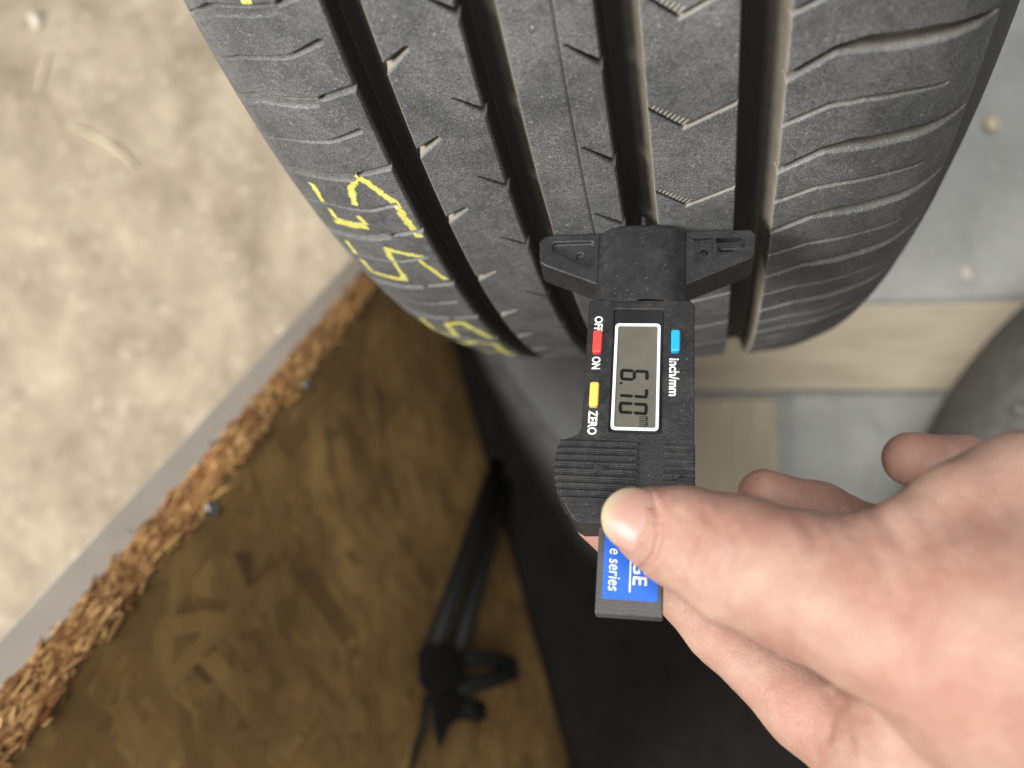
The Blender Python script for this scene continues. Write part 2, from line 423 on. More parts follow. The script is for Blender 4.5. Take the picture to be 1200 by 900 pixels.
def th_samples():
    fine = np.arange(-2.0, 42.01, 0.045)
    coarse = np.arange(43.0, 358.0, 1.25)
    return np.concatenate([fine, coarse, [358.0]])
TH = th_samples()
def groove_depth(x):
    g = np.zeros_like(x)
    for a, b in GROOVES:
        # steep wall on one side, a rounded foot on the other
        g = np.maximum(g, GD * sstep(-0.12, 1.1, x - a) * np.clip((b + .1 - x) / 2.7, 0, 1) ** .5 * sstep(-.1, .35, b - x))
    return g
def surface(th, x):
    """radius (m) and dust on the tread at angles th (deg) and offsets x (mm), both 2-D arrays"""
    s = th * DEG
    g = groove_depth(x)
    d = np.zeros_like(x); dust_or_shade = np.zeros_like(x)
    # rounded, dusty rib edges and groove walls facing +x side
    for a, b in GROOVES:
        dust_or_shade = np.maximum(dust_or_shade, 0.60 * np.exp(-((x - (b - .15)) / .38) ** 2))
        dust_or_shade = np.maximum(dust_or_shade, 0.40 * sstep(b - 4.6, b - .3, x) * (x < b + .1) * (x > a))
    for pl, wd, dep, du in sipes:
        p = np.array(pl, float) * [DEG, 1.0]
        lo = p.min(0) - 2.5; hi = p.max(0) + 2.5
        rows = np.where((s[:, 0] > lo[0]) & (s[:, 0] < hi[0]))[0]
        cols = np.where((x[0] > lo[1]) & (x[0] < hi[1]))[0]
        if not len(rows) or not len(cols): continue
        sl = np.ix_(rows, cols); S, Xx = s[sl], x[sl]
        wob = 0.12 * vnoise(S * 1.3, Xx * 1.3, 5)
        best = np.full(S.shape, -9.0)
        for (A, B, wa, wb) in zip(p[:-1], p[1:], wd[:-1], wd[1:]):
            ab = B - A; t = np.clip(((S - A[0]) * ab[0] + (Xx - A[1]) * ab[1]) / (ab @ ab), 0, 1)
            dist = np.hypot(S - A[0] - t * ab[0], Xx - A[1] - t * ab[1])
            best = np.maximum(best, (wa + (wb - wa) * t) / 2 - dist)
        sm_ = min(.2, max(.1, .3 * min(wd)))
        v = sstep(-sm_, sm_, best + wob * min(1.0, min(wd)))
        dd = dep * v * (0.55 + 0.45 * sstep(0, .8, best))
        d[sl] = np.maximum(d[sl], dd); dust_or_shade[sl] = np.maximum(dust_or_shade[sl], du * v * (1 - sstep(.3, 1.2, g[sl])))
    d = d * sstep(-86, -83, x) * sstep(83, 80, x)
    # fine moulding line round the centre rib, diagonal scuff on the right shoulder
    ln = 0.30 * np.exp(-((x + 1.3 + .1 * vnoise(s * .2, x * 0, 8)) / .20) ** 2)
    dg = 0.14 * np.exp(-((x - (43.0 + (th - 25.6) * .87)) / .2) ** 2) * (th > 24) * (th < 38)
    wear = 0.05 * fbm(s * .12, x * .12, 31, 3) + 0.02 * fbm(s * .9, x * .9, 41, 2)
    fade = ((th > -2) & (th < 42.2)).astype(float)
    depth = np.maximum(g, (d + ln + dg) * fade) + wear * fade * (g < .3)
    r = TR - drop(x / 1000) - depth / 1000
    clean_shade = np.maximum(np.maximum(sstep(.4, 1.5, g), .75 * sstep(1.8, 3.2, d * fade)), .8 * ln / .3 * fade)
    return r, np.clip(dust_or_shade * (0.4 + 0.6 * fade), 0, 1), d * fade, np.clip(clean_shade, 0, 1)
def to_xyz(th, x, r):
    a = np.radians(th)
    return np.stack([x / 1000, -r * np.cos(a), TR + r * np.sin(a)], -1)

tyre = empty('tyre', (0, 0, 0), 'large black car tyre standing upright with yellow crayon digits on its worn tread', 'tyre')
bounds = [-86.0]
for a, b in GROOVES: bounds += [a - .15, b + .15]
bounds += [83.0]
TH2 = np.append(TH, TH[0] + 360)
for i in range(9):
    x0, x1 = bounds[i], bounds[i + 1]
    if i % 2:
        e = np.array([0, .1, .2, .3, .45, .6, .8, 1.0, 1.2, 1.4])
        xx = np.concatenate([x0 + e, np.linspace(x0 + 1.9, x1 - 1.9, 16), x1 - e[::-1]])
    else:
        n = int((x1 - x0) / (0.2 if i == 6 else 0.34)); xx = np.linspace(x0, x1, n)
    T2, X2 = np.meshgrid(TH2, xx, indexing='ij')
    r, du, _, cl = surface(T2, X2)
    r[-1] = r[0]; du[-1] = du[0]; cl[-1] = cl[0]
    me = mesh_np('tread', to_xyz(T2, X2, r).reshape(-1, 3), grid_quads(len(TH2), len(xx), flip=False), True, {'dust_or_shade': du, 'clean_shade': cl})
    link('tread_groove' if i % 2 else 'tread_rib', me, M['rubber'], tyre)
# side walls, beads and inner liner (lathes)
def lathe(name, prof, mat, parent, seg=128):
    a = np.linspace(0, 2 * np.pi, seg + 1)
    P = np.array(prof); V = np.zeros((seg + 1, len(P), 3))
    V[..., 0] = P[:, 0]; V[..., 1] = -np.cos(a)[:, None] * P[:, 1]; V[..., 2] = TR + np.sin(a)[:, None] * P[:, 1]
    me = mesh_np(name, V.reshape(-1, 3), grid_quads(seg + 1, len(P)), True)
    return link(name, me, mat, parent)
for sgn, xe in ((-1, .086), (1, .083)):
    ax0 = abs(sgn * xe - XC)
    pp = [(sgn * xe, TR - float(drop(XC + ax0)))]
    for k in range(len(PX)):
        if PX[k] > ax0 + .001 or k > 15: pp.append((XC + sgn * PX[k], TR - (PD[k] if k > 12 else float(drop(XC + PX[k])))))
    pp.append((XC + sgn * .080, TR - .128))
    pp.append((XC + sgn * .074, TR - .124))
    lathe('sidewall', pp, M['sidewall'], tyre)
lathe('inner_liner', [(-.0755, .191), (-.090, .215), (-.094, .245), (-.084, .28), (-.05, .300), (0, .3035), (.05, .300), (.082, .28), (.091, .245), (.087, .215), (.0725, .191)], M['sidewall'], tyre)

# yellow crayon strokes lying on the rubber
strokes = [
    [(27.6, -71.8), (26.1, -72.1)],
    [(26.7, -61.1), (28.0, -59.0), (28.75, -55.8), (28.45, -53.8), (27.55, -50.9), (27.2, -48.9), (26.15, -48.9), (25.2, -48.0), (24.4, -47.5)],
    [(28.3, -53.5), (27.3, -50.2), (26.6, -48.6)],
    [(25.75, -71.3), (25.0, -71.2)], [(24.55, -72.6), (24.75, -67), (25.0, -61.0)], [(24.8, -71.4), (25.0, -66), (25.15, -61.6)], [(25.85, -62.3), (25.2, -60.9)],
    [(22.6, -73.8), (21.2, -73.9)],
    [(20.7, -73.4), (19.3, -73.2), (19.9, -60.6), (21.65, -60.2), (23.2, -59.9), (22.6, -49.8)],
    [(22.35, -51.8), (20.3, -47.0)],
    [(12.2, -70.7), (8.6, -72.0), (10.0, -61.2), (13.1, -59.6), (13.8, -53.0), (10.45, -47.3)],
    [(5.5, -68.2), (8.9, -56.3), (8.5, -49.1), (5.6, -50.2), (2.2, -50.0)],
    [(5.2, -69.0), (3.6, -61.5), (4.4, -54.0)],
    [(37.2, -63.2), (37.2, -60.2)]]
for si, st in enumerate(strokes):
    p = np.array(st) * [DEG, 1.0]
    seg = np.linalg.norm(np.diff(p, axis=0), axis=1); L = np.concatenate([[0], np.cumsum(seg)])
    u = np.arange(0, L[-1], 0.25)
    c = np.stack([np.interp(u, L, p[:, 0]), np.interp(u, L, p[:, 1])], -1)
    c += 0.16 * np.stack([fbm(u * .6, u * 0 + si, 61), fbm(u * .6, u * 0 + si, 71)], -1) * 2
    tg = np.gradient(c, axis=0); tg /= np.linalg.norm(tg, axis=1)[:, None] + 1e-9
    nn = np.stack([-tg[:, 1], tg[:, 0]], -1)
    wdt = (1.2 if st[0][0] > 15 else 1.9) + 0.6 * fbm(u * .35, u * 0 + 3 * si, 81, 3)
    off = np.linspace(-1, 1, 8)
    G = c[:, None, :] + nn[:, None, :] * (wdt[:, None] * off)[..., None]
    th_, x_ = G[..., 0] / DEG, G[..., 1]
    r_ = np.zeros_like(x_); dd_ = np.zeros_like(x_)
    # sample the tread's own height field so that the wax follows the rubber
    tf = np.linspace(th_.min() - .1, th_.max() + .1, 140); xf = np.linspace(x_.min() - .3, x_.max() + .3, 140)
    TT, XX = np.meshgrid(tf, xf, indexing='ij'); rr, _, ds, _ = surface(TT, XX)
    def bil(F):
        a = np.clip((th_ - tf[0]) / (tf[1] - tf[0]), 0, 138.99); b = np.clip((x_ - xf[0]) / (xf[1] - xf[0]), 0, 138.99)
        i, j = a.astype(int), b.astype(int); fa, fb = a - i, b - j
        return F[i, j] * (1 - fa) * (1 - fb) + F[i + 1, j] * fa * (1 - fb) + F[i, j + 1] * (1 - fa) * fb + F[i + 1, j + 1] * fa * fb
    r_ = bil(rr); dd_ = bil(ds)
    q = grid_quads(*x_.shape)
    q = q[dd_.ravel()[q].max(1) < 0.35]
    if len(q): link('crayon_mark', mesh_np('crayon_mark', to_xyz(th_, x_, r_ + .00012).reshape(-1, 3), q, True, {'cover': np.broadcast_to(1 - off ** 2, x_.shape)}), M['chalk'], tyre)

# ------------------------------------------------------------------ leaning chipboard panel
P0 = at(0, 892, 0.262)
e_edge = unit(P0 - P1); e_base = unit(Q1 - P1)
Np = unit(np.cross(e_base, e_edge))
if Np[0] < 0: Np = -Np
THK = 0.0168
Lg = 1.07 * float(np.linalg.norm(P0 - P1)); Lb = 1.06 * float(np.linalg.norm(Q1 - P1))
ein = unit(e_base - (e_base @ e_edge) * e_edge)       # in the face, away from the slanted edge
vm = unit((P0 * .6 + P1 * .4) - CAM_POS)
wd = unit(np.cross(vm, e_edge))                       # across the slanted cut, towards the metal strip
if wd @ Np > 0: wd = -wd
wd = unit(wd * math.cos(.70) + vm * math.sin(.70))     # the cut slopes away from the viewer, towards the daylight
nrm_e = unit(np.cross(wd, e_edge))
if nrm_e @ vm > 0: nrm_e = -nrm_e
panel = empty('chipboard_panel', tuple(P1), 'rough cut chipboard panel edged with a grey metal strip, leaning beside the sandy ground', 'board')
P1v = Vector(P1)
def local(p): return Vector(p) - P1v
def poly_prism(face, n, bm=None):
    bm = bm or bmesh.new(); n = Vector(n)
    a = [bm.verts.new(local(p)) for p in face]; b = [bm.verts.new(local(p) + n) for p in face]
    bm.faces.new(a); bm.faces.new(b[::-1])
    for i in range(len(a)): bm.faces.new((a[i], b[i], b[(i + 1) % len(a)], a[(i + 1) % len(a)]))
    return bm
face = [P1, P1 + e_base * Lb, P1 + e_edge * Lg]
me = bm_mesh('board', poly_prism(face, wd * THK))
a = me.attributes.new('shade', 'FLOAT', 'POINT'); a.data.foreach_set('value', np.full(len(me.vertices), .35, np.float32))
link('board', me, M['osb'], panel)
# metal strip beyond the rough cut
strip_w = 0.0178
c0 = P1 + wd * (THK + .0002 + strip_w / 2) + nrm_e * .0015
bmx = box_bm(local(c0 + e_edge * Lg / 2 - nrm_e * 0.004), e_edge * Lg / 2, wd * strip_w / 2, nrm_e * 0.004)
st = link('metal_strip', bm_mesh('metal_strip', bmx), M['strip'], panel); bevel(st, 0.0008, 2)
# strands pressed into the face
def chips(n, place, name, mat):
    V = []; Q = []; A = []
    for k in range(n):
        c, ax, ay, az, sh = place(k)
        i = len(V)
        cor = [(-1, -.75), (.8, -1), (1, .7), (-.7, 1)]
        cor = [(x * random.uniform(.8, 1.1), y * random.uniform(.6, 1.1)) for x, y in cor]
        for z in (-1, 1):
            for x, y in cor: V.append(c + ax * x + ay * y + az * z)
        Q += [(i, i + 3, i + 2, i + 1), (i + 4, i + 5, i + 6, i + 7)] + [(i + j, i + (j + 1) % 4, i + 4 + (j + 1) % 4, i + 4 + j) for j in range(4)]
        A += [sh] * 8
    V = np.array(V) - P1
    o = link(name, mesh_np(name, V, np.array(Q), False, {'shade': A}), mat, panel); o['kind'] = 'stuff'
    return o
def strand(k):
    while True:
        a_ = random.uniform(0.0, Lg); b_ = random.uniform(0.002, Lb)
        if a_ / Lg + b_ / Lb < .985: break
    c = P1 + e_edge * a_ + e_base * b_
    d_in = b_ * (e_base @ ein)
    L_ = random.uniform(.010, .036); W_ = random.uniform(.003, .010)
    an = random.gauss(1.0, .7)
    if d_in < L_ + W_: an *= min(1.0, max(0, d_in - W_) / (L_ + .001)); 
    c = c + ein * max(0, W_ * 1.1 - d_in)
    u_ = e_edge * math.cos(an) + ein * math.sin(an); v_ = -e_edge * math.sin(an) + ein * math.cos(an)
    up_ = P1[2] + 0.0
    return c + Np * random.uniform(.00005, .0002), u_ * L_, v_ * W_, Np * .00004, min(1, max(0, random.gauss(.5, .17)))
chips(2800, strand, 'strand_layer', M['osb'])
def edge_chip(k):
    s = random.uniform(0, Lg) if k % 3 else random.uniform(.1, Lg)
    t = random.uniform(0.0, THK)
    c = P1 + e_edge * s + wd * t + nrm_e * random.uniform(-.0012, .0026) - wd * (abs(random.gauss(0, .0022)) if k % 4 == 0 else 0)
    d = unit(e_edge * random.choice((-1, 1)) + nrm_e * random.gauss(.05, .34) + wd * random.gauss(-.05, .34))
    v_ = unit(np.cross(d, nrm_e + 0.4 * rng.normal(size=3))); z_ = np.cross(d, v_)
    return c, d * (.0015 + .0085 * random.random() ** 1.9), v_ * random.uniform(.0002, .0011), z_ * random.uniform(.00015, .0004), min(1, max(0, random.gauss(.45, .42)))
chips(7600, edge_chip, 'rough_edge', M['chip'])
for px in ((236, 578), (355, 444)):
    c = on_plane(*px, P1 + Np * .001, Np)
    q = (c - P1) @ e_edge
    c = P1 + e_edge * q + Np * .0012 + ein * .004
    bmx = bmesh.new(); bmesh.ops.create_uvsphere(bmx, u_segments=14, v_segments=8, radius=.0042)
    bmx.transform(Matrix.Translation(local(c)) @ Vector(Np).to_track_quat('Z', 'Y').to_matrix().to_4x4() @ Matrix.Diagonal((1, 1, .45, 1)))
    link('screw_head', bm_mesh('screw_head', bmx, True), M['steel'], panel)

# ------------------------------------------------------------------ black sheet standing in for floor shade, planks, lying tyre, tool
def poly_at(px, n):
    p = np.array([on_level(*q)[:2] for q in px]); L = np.concatenate([[0], np.cumsum(np.linalg.norm(np.diff(p, axis=0), axis=1))])
    u = np.linspace(0, L[-1], n); return np.stack([np.interp(u, L, p[:, k]) for k in (0, 1)], -1)
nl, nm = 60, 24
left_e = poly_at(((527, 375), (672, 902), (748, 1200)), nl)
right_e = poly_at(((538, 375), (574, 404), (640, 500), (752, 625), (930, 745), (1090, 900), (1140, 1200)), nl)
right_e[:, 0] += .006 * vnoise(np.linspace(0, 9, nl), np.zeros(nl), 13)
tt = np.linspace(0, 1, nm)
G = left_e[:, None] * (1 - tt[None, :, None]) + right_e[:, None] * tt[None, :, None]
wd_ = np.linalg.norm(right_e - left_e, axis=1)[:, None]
edge_d = (1 - tt)[None, :] * wd_                       # metres from the free edge, where the painted shade fades to floor grey
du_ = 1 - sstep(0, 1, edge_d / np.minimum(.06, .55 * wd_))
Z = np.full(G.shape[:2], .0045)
shade_o = link('shade_sheet', mesh_np('shade_sheet', np.concatenate([G, Z[..., None]], -1).reshape(-1, 3), grid_quads(nl, nm, True), True, {'dust_or_shade': du_}), M['mat'])
sol = shade_o.modifiers.new('solid', 'SOLIDIFY'); sol.thickness = .0038; sol.offset = -1
tag(shade_o, 'black sheet standing in for the floor shade right of the chipboard panel, fading at its edge', 'shade sheet')

def plank(name, x0, x1, y0, y1, h, mat, label, cat):
    me = bm_mesh(name, prism_bm([(x0 - (x0 + x1) / 2, y0 - (y0 + y1) / 2), (x1 - (x0 + x1) / 2, y0 - (y0 + y1) / 2), (x1 - (x0 + x1) / 2, y1 - (y0 + y1) / 2), (x0 - (x0 + x1) / 2, y1 - (y0 + y1) / 2)], 0.0005, h))
    o = link(name, me, mat); o.location = ((x0 + x1) / 2, (y0 + y1) / 2, 0); bevel(o, .0015, 2)
    return tag(o, label, cat)
pl = plank('plank', .006, .62, -.336, -.273, .018, M['plank'], 'pale wooden plank lying across the concrete behind the gauge', 'plank')
pl.rotation_euler.z = -.012
plank('wood_block', .012, .077, -.52, -.3385, .018, M['block'], 'short pale wood board butted against the plank, between gauge and fingers', 'board')

def lying_tyre():
    zt = .155
    a, b, c = [on_level(*p, zt)[:2] for p in ((1084, 503), (1128, 428), (1175, 368))]
    A = np.array([b - a, c - a]) * 2; rhs = np.array([b @ b - a @ a, c @ c - a @ a])
    cen = np.linalg.solve(A, rhs); R_ = np.linalg.norm(cen - a)
    if not .12 < R_ < .34:
        R_ = .2; mid = (a + c) / 2; d = c - a; nrm = np.array([d[1], -d[0]]) / np.linalg.norm(d)
        cen = mid + nrm * math.sqrt(R_ ** 2 - (np.linalg.norm(d) / 2) ** 2)
    cen = cen + np.array([.024, -.004])
    t = empty('lying_tyre', (cen[0], cen[1], 0), 'dusty dark grey tyre lying flat on the concrete at the right edge', 'tyre')
    k = R_ * .985
    prof = [(k * .55, .155), (k * .60, .163), (k * .70, .168), (k * .715, .171), (k * .73, .168), (k * .85, .160), (k * .94, .148), (k * .99, .13), (k * 1.0, .09), (k * .985, .03), (k * .9, .008), (k * .6, .002)]
    seg = 96; an = np.linspace(0, 2 * np.pi, seg + 1); P = np.array(prof); V = np.zeros((seg + 1, len(P), 3))
    V[..., 0] = np.cos(an)[:, None] * P[:, 0]; V[..., 1] = np.sin(an)[:, None] * P[:, 0]; V[..., 2] = P[:, 1]
    link('sidewall', mesh_np('sidewall', V.reshape(-1, 3), grid_quads(seg + 1, len(P), True)), M['grey_tyre'], t)
    bmx = bmesh.new()
    for i in range(36):
        f = 2 * math.pi * i / 36; d = Vector((math.cos(f), math.sin(f), 0)); s_ = Vector((-d.y, d.x, 0))
        box_bm(d * (k * .915) + Vector((0, 0, .1535)), d * k * .05 + Vector((0, 0, -.008)), s_ * .0025, Vector((0, 0, .0008)), bmx)
    link('shoulder_lug', bm_mesh('shoulder_lug', bmx), M['grey_tyre'], t)['kind'] = 'stuff'
    return cen, R_
print('lying', lying_tyre())

tool_o = on_plane(516, 782, P1 + Np * .016, Np)
tool = empty('bar_clamp', tuple(tool_o), 'black twin rod clamp tool leaning on the chipboard panel in the shade', 'clamp')
def tp(u, v, h): return tuple(on_plane(u, v, P1 + Np * h, Np) - tool_o)
for a_, b_ in (((582, 545), (507, 766)), ((600, 545), (534, 772))):
    link('rod', bm_mesh('rod', tube_bm([tp(*a_, .012), tp(*b_, .016)], .0062, 12), True), M['black'], tool)
def slab(name, px, h0, h1):
    bmx = bmesh.new()
    A = [bmx.verts.new(tp(*p, h0)) for p in px]; B = [bmx.verts.new(tp(*p, h1)) for p in px]
    bmx.faces.new(A); bmx.faces.new(B[::-1])
    for i in range(len(A)): bmx.faces.new((A[i], B[i], B[(i + 1) % len(A)], A[(i + 1) % len(A)]))
    o = link(name, bm_mesh(name, bmx), M['black'], tool); return bevel(o, .002, 2)
slab('clamp_block', [(489, 765), (500, 754), (545, 766), (543, 806), (500, 812), (490, 800)], .005, .028)
slab('clamp_jaw', [(502, 808), (542, 806), (541, 842), (528, 850), (515, 880), (506, 845)], .006, .024)
link('handle', bm_mesh('handle', tube_bm([tp(530, 772, .02), tp(570, 772, .024), tp(598, 778, .026), tp(601, 788, .026), tp(585, 794, .024), tp(532, 808, .02)], .0055, 10), True), M['black'], tool)
link('knob', bm_mesh('knob', tube_bm([tp(530, 828, .016), tp(560, 834, .018)], [.006, .007], 12), True), M['black'], tool)
link('cord', bm_mesh('cord', tube_bm([tp(500, 815, .012), tp(496, 850, .008), tp(487, 880, .006), tp(476, 930, .005)], .002, 8), True), M['black'], tool)

# ------------------------------------------------------------------ bits on the ground
def pebble(px, r, label, z=None, mat='stone', group=None, seed=0):
    p = on_level(*px, .01); zz = (sand_z(p[0], p[1]) if p[0] < -.06 else 0.0)
    bmx = bmesh.new(); bmesh.ops.create_icosphere(bmx, subdivisions=2, radius=1)
    rr = random.Random(seed)
    for v in bmx.verts:
        v.co *= 1 + rr.uniform(-.28, .28); v.co.x *= r[0]; v.co.y *= r[1]; v.co.z *= r[2]
    o = link('pebble', bm_mesh('pebble', bmx, True), M[mat]); o.location = (p[0], p[1], zz + r[2] * .6)
    o.rotation_euler.z = r[3]
    return tag(o, label, 'pebble', group)
pebble((45, 26), (.005, .010, .005, .4), 'small white pebble on the sandy ground in the far corner', seed=1)
pebble((1166, 141), (.005, .006, .003, 0), 'small yellowish pebble on the grey concrete right of the tyre', mat='splinter', seed=2)
pebble((1139, 318), (.004, .007, .001, .5), 'flat pale crumb of mortar on the concrete, just above the plank', mat='crumb', seed=3)
def splinter(pxs, r, label):
    P = []
    for u, v in pxs:
        p = on_level(u, v, .012); P.append(Vector((p[0], p[1], sand_z(p[0], p[1]) + r * .8)))
    c = P[0].copy()
    n = len(P); rad = [r * (.35 + .65 * math.sin(math.pi * (i + .5) / n)) for i in range(n)]
    o = link('wood_splinter', bm_mesh('wood_splinter', tube_bm([p - c for p in P], rad, 8), True), M['splinter']); o.location = c
    return tag(o, label, 'wood splinter')
splinter([(58, 62), (50, 76), (45, 92), (44, 106)], .0022, 'short curved yellowish wood splinter on the sandy ground near the white pebble')
splinter([(84, 150), (105, 157), (128, 169), (146, 183), (160, 196)], .0026, 'long pale bent wood splinter lying on the sandy ground')

# ------------------------------------------------------------------ tread depth gauge (local millimetres * 0.001)
gX = np.array([0.9979936, -0.0356326, -0.05233626]); gY = np.array([0.01016596, 0.90605968, -0.42302779]); gZ = np.array([0.06249335, 0.42164698, 0.90460401])
gO = np.array([.01035, -0.28898343, 0.44035382])
gauge = empty('depth_gauge', (0, 0, 0), 'black digital tread depth gauge with grey display reading 6.70, pressed on the tyre tread', 'depth gauge')
gm = Matrix([[gX[i], gY[i], gZ[i], gO[i]] for i in range(3)] + [[0, 0, 0, 1]])
gauge.matrix_world = gm
MM = 0.001
def S(pts): return [(x * MM, y * MM) for x, y in pts]
def gpart(name, bm, mat, bev=0.0, seg=2, parent=None, smooth=False):
    o = link(name, bm_mesh(name, bm, smooth), M[mat], parent or gauge)
    if bev: bevel(o, bev * MM, seg)
    return o
def gmesh(name, me, mat, bev=0.0, seg=2):
    me.materials.clear(); o = link(name, me, M[mat], gauge)
    if bev: bevel(o, bev * MM, seg)
    return o
def px_local(u, v, h):
    d = ray(u, v); t = ((gO + gZ * h * MM - CAM_POS) @ gZ) / (d @ gZ); q = CAM_POS + t * d - gO
    return float(q @ gX) * 1000, float(q @ gY) * 1000
# foot wings with pockets
wl = bm_mesh('w', prism_bm(S([(-10.4, -.7), (-24.1, -1.2), (-25.6, -2.8), (-25.0, -9.0), (-23.6, -10.0), (-10.4, -15.6)]), -4.5 * MM, 4.0 * MM))
cut = [bm_mesh('c', prism_bm(S([(-22.3, -4.0), (-21.6, -3.2), (-12.4, -3.0), (-11.6, -3.8), (-11.6, -10.0), (-12.6, -10.6), (-22.0, -5.6)]), 3.0 * MM, 6 * MM)),
       bm_mesh('c', cyl_bm((-15.0 * MM, -6.8 * MM), .95 * MM, 2.2 * MM, 3.3 * MM))]
gmesh('foot_wing', carve(wl, cut), 'foot', .45, 3)
wr = bm_mesh('w', prism_bm(S([(10.6, -.5), (25.9, -.3), (27.0, -1.6), (26.5, -7.4), (25.4, -8.6), (10.6, -15.6)]), -4.5 * MM, 4.0 * MM))
cut = [bm_mesh('c', prism_bm(S([(12.4, -2.5), (17.0, -2.3), (17.2, -8.6), (12.4, -9.3)]), 2.9 * MM, 6 * MM)),
       bm_mesh('c', cyl_bm((15.0 * MM, -6.0 * MM), 1.0 * MM, 1.6 * MM, 3 * MM)),
       bm_mesh('c', prism_bm(S([(17.7, -2.4), (23.8, -2.2), (24.6, -3.0), (24.4, -5.0), (17.8, -8.0)]), 1.6 * MM, 6 * MM))]
gmesh('foot_wing', carve(wr, cut), 'foot', .45, 3)
gpart('pocket_rib', prism_bm(rrect(18.4 * MM, 24.0 * MM, -5.0 * MM, -3.4 * MM, .7 * MM), 1.4 * MM, 2.7 * MM), 'foot', .25)
# rounded neck block
bmx = bmesh.new(); ny = 10; prof = []
for k in range(25):
    t = -1 + 2 * k / 24; x = 10.8 * t
    prof.append((x, 7.2 - 3.6 * abs(t) ** 3.2))
rows = []
for y, inset in ((-.9, .9), (-.45, .35), (0, 1.0)):
    pass
def neck_row(y, dx, dz): return [bmx.verts.new(((x * (1 - dx / 10.8) + .1) * MM, (y + .00) * MM, (z - dz) * MM)) for x, z in prof]
R1 = [neck_row(0.1 - 1.3 * 0, .8, 1.3), neck_row(-.35, .3, .4), neck_row(-1.0, 0, .05), neck_row(-1.6, 0, 0), neck_row(-21.5, 0, 0)]
for A, B in zip(R1, R1[1:]):
    for i in range(24): bmx.faces.new((A[i], A[i + 1], B[i + 1], B[i]))
low = [[bmx.verts.new((v.co.x, v.co.y, -5.5 * MM)) for v in (r[0], r[-1])] for r in R1]
for (A, B, la, lb) in zip(R1, R1[1:], low, low[1:]):
    bmx.faces.new((A[0], B[0], lb[0], la[0])); bmx.faces.new((A[-1], la[1], lb[1], B[-1]))
bmx.faces.new(R1[0] + [low[0][1], low[0][0]])
gpart('foot_block', bmx, 'foot', smooth=True)
# probe pin going down into the groove
pin = cyl_bm((0, 0), 1.0 * MM, 0, 6.4 * MM, 14)
pin.transform(Matrix.Translation((0, 0, 0)) @ Matrix.Rotation(-math.pi / 2, 4, 'X'))
gpart('probe_pin', pin, 'steel')
# housing
hx = [(-11.9, -21.6), (-11.3, -21.2), (11.6, -21.2), (12.6, -22.6), (12.5, -75.0), (-7.6, -75.2), (-10.6, -75.4), (-12.5, -74.4), (-15.9, -68.8), (-17.0, -64.6), (-17.0, -61.6), (-16.6, -57.9), (-15.6, -56.6), (-12.6, -55.4), (-11.9, -54.0)]
hm = bm_mesh('h', prism_bm(S(hx), -5.0 * MM, 6.0 * MM))
cut = [bm_mesh('c', prism_bm(rrect(-5.85 * MM, 5.6 * MM, -54.5 * MM, -23.6 * MM, .5 * MM), 5.55 * MM, 9 * MM))]
gmesh('housing', carve(hm, cut), 'housing', .7, 3)
gpart('display_window', prism_bm(rrect(-5.75 * MM, 5.5 * MM, -54.4 * MM, -23.7 * MM, .45 * MM), 5.3 * MM, 5.75 * MM), 'glass', .08)
disp = gpart('display', prism_bm(rrect(-4.7 * MM, 4.3 * MM, -53.2 * MM, -28.0 * MM, .4 * MM), 5.5 * MM, 5.80 * MM), 'lcd')
gpart('display_frame', ring_bm(rrect(-5.45 * MM, 4.95 * MM, -53.95 * MM, -27.3 * MM, .9 * MM), rrect(-4.75 * MM, 4.3 * MM, -53.25 * MM, -28.0 * MM, .5 * MM), 5.5 * MM, 6.0 * MM), 'frame', .1)
# seven segment digits: reading direction is -y, tops face +x
def seg_digit(on, y0, wd, x0, x1, z):
    bmx = bmesh.new(); H = x1 - x0; t = .74; g = .06; sl = .05
    def bar(pts): prism_bm([((x0 + b) * MM, (y0 - a - sl * b) * MM) for a, b in pts], z * MM, (z + .04) * MM, bmx)
    h2 = H / 2
    def hor(b): return [(g + t * .5, b), (t, b + t / 2), (wd - t, b + t / 2), (wd - g - t * .5, b), (wd - t, b - t / 2), (t, b - t / 2)]
    def ver(a, b0, b1): return [(a, b0 + g), (a + t / 2, b0 + t * .6), (a + t / 2, b1 - t * .6), (a, b1 - g), (a - t / 2, b1 - t * .6), (a - t / 2, b0 + t * .6)]
    D = {'a': hor(H - t / 2), 'g': hor(h2), 'd': hor(t / 2), 'f': ver(t / 2, h2, H), 'e': ver(t / 2, 0, h2), 'b': ver(wd - t / 2, h2, H), 'c': ver(wd - t / 2, 0, h2)}
    for c in on: bar(D[c])
    return bmx
ZS = 5.82
for on, y0, wd in (('acdefg', -39.0, 2.9), ('abc', -43.2, 2.8), ('abcdef', -47.1, 2.9)):
    gpart('digit', seg_digit(on, y0, wd, -3.9, 2.5, ZS), 'segment', parent=disp)
gpart('decimal_point', prism_bm(S([(-3.9, -42.35), (-3.3, -42.35), (-3.3, -42.9), (-3.9, -42.9)]), ZS * MM, (ZS + .04) * MM), 'segment', parent=disp)

